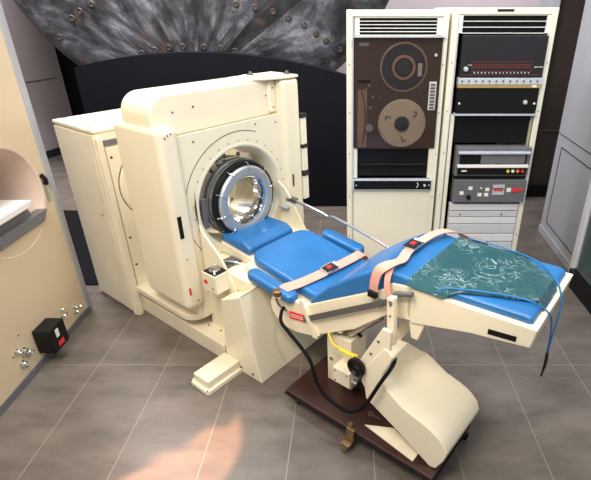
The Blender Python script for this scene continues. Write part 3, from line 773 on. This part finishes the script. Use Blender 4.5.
# left rack : tape drive
T = rack('tape_drive_rack', 'cream electronics rack with a brown reel to reel tape drive', -.020, .545, 1.817, .034)
vent(T, .025, .508, 1.690, 1.778, 5)
td = B((.026, 2.80, 1.052), (.522, 2.86, 1.68)).build('tape_drive', BROWN, T, bevel=.003)
def reel(cx, cz, R_, m_rim, m_in, hub, y=2.80):
    o = MB().lathe((cx, y, cz), (0, -1, 0), [(.001, 0), (R_, 0), (R_, .006), (R_-.008, .008), (R_-.010, .006), (.001, .006)], 64, closed=False).build('reel', m_rim, td)
    MB().lathe((cx, y-.0061, cz), (0, -1, 0), [(hub, 0), (R_-.011, 0), (R_-.013, .002), (hub, .002)], 64).build('tape_pack', m_in, o)
    return o
r1 = reel(.306, 1.522, .135, TAN2, TAPE, .068)
MB().lathe((.306, 2.7935, 1.522), (0, -1, 0), [(.050, 0), (.068, 0), (.066, .006), (.052, .006)], 48).build('hub_ring', TAN2, r1)
MB().lathe((.306, 2.7935, 1.522), (0, -1, 0), [(.001, 0), (.049, 0), (.045, .01), (.001, .012)], 48, closed=False).build('hub', TAPE, r1)
B((.386, 2.789, 1.475), (.410, 2.792, 1.545)).build('paper_tag', TAN, r1)
r2 = reel(.310, 1.205, .142, TAN, TAN, .045)
MB().lathe((.310, 2.7915, 1.205), (0, -1, 0), [(.001, 0), (.045, 0), (.040, .012), (.001, .014)], 40, closed=False).build('hub', TAPE, r2)
for k in range(3):
    t_ = math.radians(30+120*k); 
    MB().tube([(.310+.075*math.cos(t_), 2.789, 1.205+.075*math.sin(t_)), (.310+.105*math.cos(t_+.08), 2.789, 1.205+.105*math.sin(t_+.08)), (.310+.1*math.cos(t_+.3), 2.789, 1.205+.1*math.sin(t_+.3))], .0025, 6).build('spoke_slot', TAPE, r2)
bs = B((.458, 2.788, 1.285), (.500, 2.80, 1.445)).build('button_strip', WHITE, td, bevel=.002)
for k in range(8):
    B((.465, 2.785, 1.293+k*.0186), (.493, 2.789, 1.305+k*.0186)).build('button', GREY, bs, bevel=.001)
B((.045, 2.796, 1.06), (.10, 2.80, 1.40)).build('tape_path_cover', TAN2, td)
B((.045, 2.795, 1.440), (.115, 2.80, 1.452)).build('tape_head', BLACK, td)
for (x_, z_, r_) in ((.11, 1.425, .008), (.115, 1.18, .022), (.135, 1.36, .008), (.12, 1.30, .009), (.095, 1.405, .007), (.17, 1.355, .006)):
    MB().cyl((x_, 2.80, z_), (x_, 2.783, z_), r_, 20).build('roller', BRASS if r_ < .02 else GREY, td)
B((.052, 2.797, 1.635), (.105, 2.80, 1.652)).build('name_plate', GREY, td)
MB().cyl((.484, 2.80, 1.588), (.484, 2.793, 1.588), .008).build('lamp', WHITE, td)
MB().tube([(.065, 2.79, 1.40), (.085, 2.785, 1.32), (.09, 2.785, 1.2), (.075, 2.79, 1.08)], .0025, 6).build('tape_strand', TAPE, td)
B((.026, 2.772, 1.052), (.522, 2.776, 1.68)).build('glass_door', SMOKE, td)
B((.022, 2.770, 1.68), (.526, 2.802, 1.688)).build('door_rail', SILV, td)
B((.03, 2.84, .865), (.50, 2.86, 1.05)).build('recess_panel', BLACK, T)
B((.03, 2.82, .94), (.50, 2.842, .945)).build('recess_ledge', DPANEL, T)
for a_, c_ in ((.022, .045), (.488, .511)): B((a_, 2.803, .862), (c_, 2.83, 1.05)).build('infill_strip', RACK, T)
dr_ = B((.020, 2.785, .785), (.518, 2.82, .855)).build('drawer', SILV, T, bevel=.002)
B((.026, 2.783, .792), (.512, 2.786, .848)).build('front_plate', BLACK, dr_)
for x_ in (.04, .50): MB().cyl((x_, 2.784, .82), (x_, 2.779, .82), .004, 10).build('fixing_screw', WHITE, dr_)
MB().cyl((.472, 2.784, .82), (.472, 2.772, .82), .008, 16).build('knob', SILV, dr_)
MB().tube([(.425, 2.782, .838), (.432, 2.782, .82), (.422, 2.782, .804)], .0025, 6).build('marking', WHITE, dr_)
B((.022, 2.803, .07), (.511, 2.83, .78)).build('lower_panel', RACK, T, bevel=.003)
# right rack : minicomputer
Q = rack('computer_rack', 'cream electronics rack of black computer modules nearest the right wall', .560, 1.135, 1.827, .036)
B((.80, 2.7985, 1.808), (.89, 2.801, 1.820)).build('badge', DPANEL, Q)
vent(Q, .600, 1.100, 1.700, 1.790, 3, WHITE)
cm = B((.625, 2.775, 1.47), (1.095, 2.83, 1.69)).build('processor_panel', DPANEL, Q, bevel=.003)
for z_ in (1.484, 1.502, 1.520, 1.538, 1.552):
    B((.685 if z_ > 1.49 else .63, 2.7735, z_), (1.03 if z_ > 1.49 else 1.09, 2.7755, z_+.0022)).build('red_line', mat('red_stripe', (.22, .04, .03), .5) if z_ == 1.484 else bpy.data.materials['red_stripe'], cm)
for k in range(16):
    MB().cyl((.705+k*.0205, 2.775, 1.497), (.705+k*.0205, 2.768, 1.494), .0035, 8).build('toggle', SILV, cm)
for k in range(18):
    MB().cyl((.69+k*.019, 2.7755, 1.530), (.69+k*.019, 2.7725, 1.530), .0028, 8).build('indicator', RED, cm)
for x_ in (.665, .67, .676, 1.04, 1.052, 1.066, 1.078):
    B((x_, 2.7735, 1.535 if x_ < 1 else 1.525), (x_+.009, 2.7755, 1.539 if x_ < 1 else 1.529)).build('marking', WHITE, cm)
MB().lathe((.655, 2.775, 1.515), (0, -1, 0), [(.001, 0), (.014, 0), (.011, .012), (.001, .014)], 20, closed=False).build('key_switch', SILV, cm)
ss = B((.620, 2.770, 1.432), (1.098, 2.82, 1.468)).build('switch_strip', SILV, Q, bevel=.002)
for k in range(12): MB().cyl((.640+k*.039, 2.771, 1.452), (.640+k*.039, 2.762, 1.452), .0042, 10).build('toggle', DPANEL, ss)
B((.620, 2.772, 1.414), (1.098, 2.82, 1.431)).build('gold_trim', GOLD, Q)
B((1.045, 2.768, 1.417), (1.07, 2.773, 1.428)).build('marking', WHITE, ss)
bd = B((.622, 2.778, 1.268), (1.093, 2.83, 1.412)).build('disk_unit', BLACK, Q, bevel=.003)
MB().lathe((1.022, 2.778, 1.333), (0, -1, 0), [(.001, 0), (.013, 0), (.011, .01), (.001, .011)], 20, closed=False).build('knob', SILV, bd)
for x_ in (.638, 1.076): MB().cyl((x_, 2.779, 1.326), (x_, 2.773, 1.326), .006, 12).build('fixing_screw', WHITE, bd)
B((.618, 2.775, 1.256), (1.100, 2.83, 1.266)).build('silver_trim', SILV, Q)
B((.630, 2.84, 1.078), (1.092, 2.86, 1.255)).build('recess_panel', BLACK, Q)
for a_, c_ in ((.598, .625), (1.092, 1.100)): B((a_, 2.804, .34), (c_, 2.84, 1.255)).build('infill_strip', RACK, Q)
mods0 = set(COL.objects)
du = B((.628, 2.765, .888), (1.085, 2.83, 1.068)).build('cassette_unit', GREY, Q, bevel=.003)
B((.640, 2.745, 1.030), (1.075, 2.766, 1.044)).build('top_bar', SILV, du, bevel=.002)
B((.652, 2.760, .965), (1.062, 2.766, 1.028)).build('window', BLACK, du)
B((.78, 2.757, .968), (1.05, 2.761, 1.024)).build('cassette', GREY, du)
B((.640, 2.745, .945), (1.075, 2.766, .962)).build('lower_bar', WHITE, du, bevel=.002)
B((.645, 2.758, .898), (1.070, 2.766, .943)).build('control_strip', BLACK, du)
B((.668, 2.755, .918), (.700, 2.760, .927)).build('marking', WHITE, du)
for k, m_ in enumerate((YELLOW, WHITE, ORANGE, RED)):
    MB().cyl((.955+k*.030, 2.759, .922), (.955+k*.030, 2.750, .922), .0095, 16).build('round_button', m_, du)
B((.630, 2.77, .872), (1.08, 2.84, .888)).build('gap_panel', BLACK, Q)
ct = B((.632, 2.760, .712), (1.088, 2.83, .862)).build('control_panel', GREY, Q, bevel=.003)
for (x_, z_) in ((.685, .775), (.738, .808), (.80, .765), (.842, .765), (.845, .800)):
    B((x_-.013, 2.757, z_-.011), (x_+.013, 2.761, z_+.011)).build('square_button', WHITE, ct, bevel=.001)
MB().lathe((.732, 2.76, .748), (0, -1, 0), [(.001, 0), (.016, 0), (.013, .014), (.001, .015)], 20, closed=False).build('knob', BLACK, ct)
MB().cyl((.800, 2.761, .812), (.806, 2.745, .806), .004, 8).build('lever', SILV, ct)
dp = B((.878, 2.757, .765), (.952, 2.761, .832)).build('display', SILV, ct)
B((.884, 2.7555, .790), (.946, 2.7575, .802)).build('digits', RED, dp)
B((.880, 2.7555, .805), (.946, 2.7575, .810)).build('digit_bar', BLACK, dp)
B((.968, 2.757, .783), (.995, 2.761, .81)).build('square_button', WHITE, ct, bevel=.001)
B((1.002, 2.754, .783), (1.034, 2.761, .81)).build('red_button', RED, ct, bevel=.001)
B((1.044, 2.754, .788), (1.068, 2.761, .806)).build('red_button', RED, ct, bevel=.001)
for o in set(COL.objects)-mods0:
    if o.parent is Q: o.location.x += .022
PALE = mat('pale_blue_grey_paint', (.74, .76, .80), .4, var=.02); PALE2 = mat('light_grey_paint', (.60, .62, .66), .4, var=.02)
zz = .69
for k, (h_, m_) in enumerate(((.05, PALE), (.045, PALE2), (.05, PALE), (.07, PALE2), (.06, PALE), (.12, PALE2), (.10, PALE))):
    p_ = B((.648, 2.785, zz-h_+.006), (1.092, 2.83, zz)).build('blanking_panel', m_, Q, bevel=.003)
    if k == 1: screws(p_, [(.72, 2.784, zz-.022), (.99, 2.784, zz-.022)], (0, -1, 0), .006)
    zz -= h_

# ================================================================ LEFT FOREGROUND PANEL
F_ = thing('scanner_front_panel', 'buff coloured upright scanner panel with a round opening at far left', 'medical scanner', (-1.8, 1.8, 0))
mb = MB(); cy, cz, RR = 2.21, .93, .285; ns = 64
Ya, Yb, Za, Zb = .7, 2.55, .012, 2.5
inn, out = [], []
for i in range(ns):
    t_ = 2*math.pi*i/ns; c, s_ = math.cos(t_), math.sin(t_)
    z_ = cz+RR*s_
    inn.append((cy+RR*c, z_))
    k = min((Yb-cy)/c if c > 1e-6 else 99, (Ya-cy)/c if c < -1e-6 else 99, (Zb-cz)/s_ if s_ > 1e-6 else 99, (Za-cz)/s_ if s_ < -1e-6 else 99)
    out.append((cy+k*c, cz+k*s_))
for cx_, cz_ in ((Yb, Zb), (Ya, Zb), (Ya, Za), (Yb, Za)):
    j = min(range(ns), key=lambda i: (out[i][0]-cx_)**2+(out[i][1]-cz_)**2); out[j] = (cx_, cz_)
vs = []
for X_ in (-1.77, -1.75): vs += [(X_, u, v) for u, v in out] + [(X_, u, v) for u, v in inn]
fs = []
for i in range(ns):
    j = (i+1) % ns
    fs += [(i, j, ns+j, ns+i), (2*ns+i, 3*ns+i, 3*ns+j, 2*ns+j), (i, 2*ns+i, 2*ns+j, j)]
fpan = mb.add(vs, fs).build('front_plate', BUFF, F_)
B((-1.765, 1.93, .63), (-1.7495, 2.50, .79)).build('lower_infill', BUFF, F_)
B((-2.4, .7, 0), (-2.38, 2.55, 2.5)).build('rear_plate', BUFF, F_)
B((-1.85, 2.55, 0), (-1.745, 2.572, 2.5)).build('edge_trim', WALLB, F_, label='grey metal edge trim')
B((-1.85, 2.572, 0), (-1.765, 2.63, 2.5)).build('edge_channel', WALLB, F_)
B((-1.85, .7, 0), (-1.742, 2.572, .045)).build('base_trim', GREY, F_)
MB().lathe((0, cy, cz), (1, 0, 0), [(.285, -1.748), (.272, -1.752), (.26, -1.80), (.20, -2.1), (.20, -2.35), (.215, -2.35), (.29, -1.76)], 64).build('opening_liner', PINKBORE, F_)
sill = MB().prism([(1.9, .742), (2.41, .742), (2.455, .80), (1.9, .80)], 'x', -1.79, -1.735).build('sill', GREY, F_, bevel=.003)
tr = MB().prism([(1.98, .865), (2.30, .865), (2.33, .885), (2.33, .90), (1.98, .90)], 'x', -2.2, -1.72).build('tray', WHITE, F_, bevel=.004)
MB().prism([(1.98, .80), (2.35, .80), (2.33, .865), (1.98, .865)], 'x', -2.2, -1.76).build('tray_support', GREY, F_)
MB().tube([(-1.745, 2.50, .985), (-1.73, 2.505, .955), (-1.735, 2.51, .925)], .012, 8).build('latch', BLACK, F_)
B((-1.751, 2.50, .82), (-1.747, 2.53, .95)).build('latch_plate', STEEL, F_)
for (y_, z_, r_) in ((1.909, .212, .012), (1.95, .178, .019), (1.975, .155, .014), (1.915, .125, .016), (2.31, .198, .009), (2.31, .155, .010), (2.435, .095, .012), (2.475, .112, .009), (2.43, .135, .007)):
    o = MB().lathe((-1.75, y_, z_), (1, 0, 0), [(.001, 0), (r_*1.3, 0), (r_*1.3, .003), (r_, .005), (r_, .02), (r_*.8, .024), (r_*.4, .018), (.001, .018)], 18, closed=False).build('bolt', CHROME, F_)
screws(F_, [(-1.75, 1.96, .28), (-1.75, 1.94, .085), (-1.75, 2.02, .13), (-1.75, 1.88, .20), (-1.75, 2.36, .14)], (1, 0, 0), .005)
bb = B((-1.748, 2.045, .085), (-1.648, 2.178, .235)).build('black_box', BLACK, F_, bevel=.004, label='black box with white and red stickers')
B((-1.6485, 2.085, .165), (-1.6465, 2.112, .215)).build('sticker', WHITE, bb)
B((-1.6485, 2.085, .105), (-1.6465, 2.135, .135)).build('sticker', RED, bb)

# strip helper property
for o in bpy.data.objects:
    if '_o' in o: del o['_o']

# ================================================================ LIGHT
def area(name, loc, target, size, power, col, sy=None):
    l = bpy.data.lights.new(name, 'AREA'); l.energy = power; l.color = col; l.size = size
    if sy: l.shape = 'RECTANGLE'; l.size_y = sy
    o = bpy.data.objects.new(name, l); COL.objects.link(o); o.location = loc
    o.rotation_euler = (Vector(target)-Vector(loc)).to_track_quat('-Z', 'Y').to_euler(); return o
def spot(name, loc, target, power, col, ang, blend=.3, r=.05):
    l = bpy.data.lights.new(name, 'SPOT'); l.energy = power; l.color = col; l.spot_size = math.radians(ang); l.spot_blend = blend; l.shadow_soft_size = r
    o = bpy.data.objects.new(name, l); COL.objects.link(o); o.location = loc
    o.rotation_euler = (Vector(target)-Vector(loc)).to_track_quat('-Z', 'Y').to_euler(); return o
area('ceiling_light', (-.9, .2, 3.4), (-.4, 2.4, .5), 1.3, 74, (1, .92, .80))
area('ceiling_light', (1.2, 1.6, 3.6), (.6, 3.0, .6), 1.0, 34, (.90, .95, 1))
area('ceiling_light', (-1.3, 3.2, 3.9), (-1.1, 4.9, 1.7), .8, 70, (.92, .95, 1))
area('ceiling_light', (-2.8, 4.2, 4.2), (-3.6, 6.2, 1), .8, 190, (1, .93, .93))
area('ceiling_light', (2.2, 5.6, 3.9), (1.0, 9.0, 2), .8, 160, (1, .93, .95))
area('ceiling_light', (.3, 2.6, 4.0), (1.75, 3.3, 1.2), .5, 32, (.95, .97, 1))
gs = spot('warm_spotlight', (-1.1, -.3, 3.4), (-.83, 1.46, 0), 1700, (1, .48, .24), 10.0, .25, .02)
gs.data.use_nodes = True; gt = gs.data.node_tree; ge = gt.nodes['Emission']
gc = N(gt, 'ShaderNodeTexCoord'); gn = N(gt, 'ShaderNodeTexNoise', Scale=7.0, Detail=2.0); gr = N(gt, 'ShaderNodeValToRGB')
gr.color_ramp.elements[0].position = .47; gr.color_ramp.elements[0].color = (.08, .08, .08, 1); gr.color_ramp.elements[1].position = .53
gt.links.new(gc.outputs['Normal'], gn.inputs['Vector']); gt.links.new(gn.outputs['Fac'], gr.inputs['Fac']); gt.links.new(gr.outputs['Color'], ge.inputs['Color'])
spot('warm_spotlight', (.5, -.6, 3.3), (.15, 2.0, .6), 110, (1, .78, .60), 20, .6, .05)
lp = bpy.data.lights.new('bore_fill', 'POINT'); lp.energy = .7; lp.color = (1, .92, .8); lp.shadow_soft_size = .03  # unseen fill light added inside the body to brighten the bore
lo = bpy.data.objects.new('bore_fill', lp); COL.objects.link(lo); lo.location = W(-.88, .40, 1.15)
w = bpy.data.worlds.new('world'); S.world = w; w.use_nodes = True
w.node_tree.nodes['Background'].inputs['Color'].default_value = (.95, .96, 1, 1)
w.node_tree.nodes['Background'].inputs['Strength'].default_value = .36

# ================================================================ CAMERA
cd = bpy.data.cameras.new('camera'); cam = bpy.data.objects.new('camera', cd); COL.objects.link(cam)
cam.location = (0, 0, 1.82); cam.rotation_euler = (math.pi/2 - P_, 0, 0)
cd.sensor_width = 36; cd.sensor_fit = 'HORIZONTAL'; cd.lens = 463/591*36
cd.shift_x = -(350-295.5)/591; cd.shift_y = 0
cd.clip_start = .05
S.camera = cam
S.view_settings.view_transform = 'Standard'; S.view_settings.look = 'None'; S.view_settings.gamma = 1
S.view_settings.exposure = 0.48; S.view_settings.use_curve_mapping = False
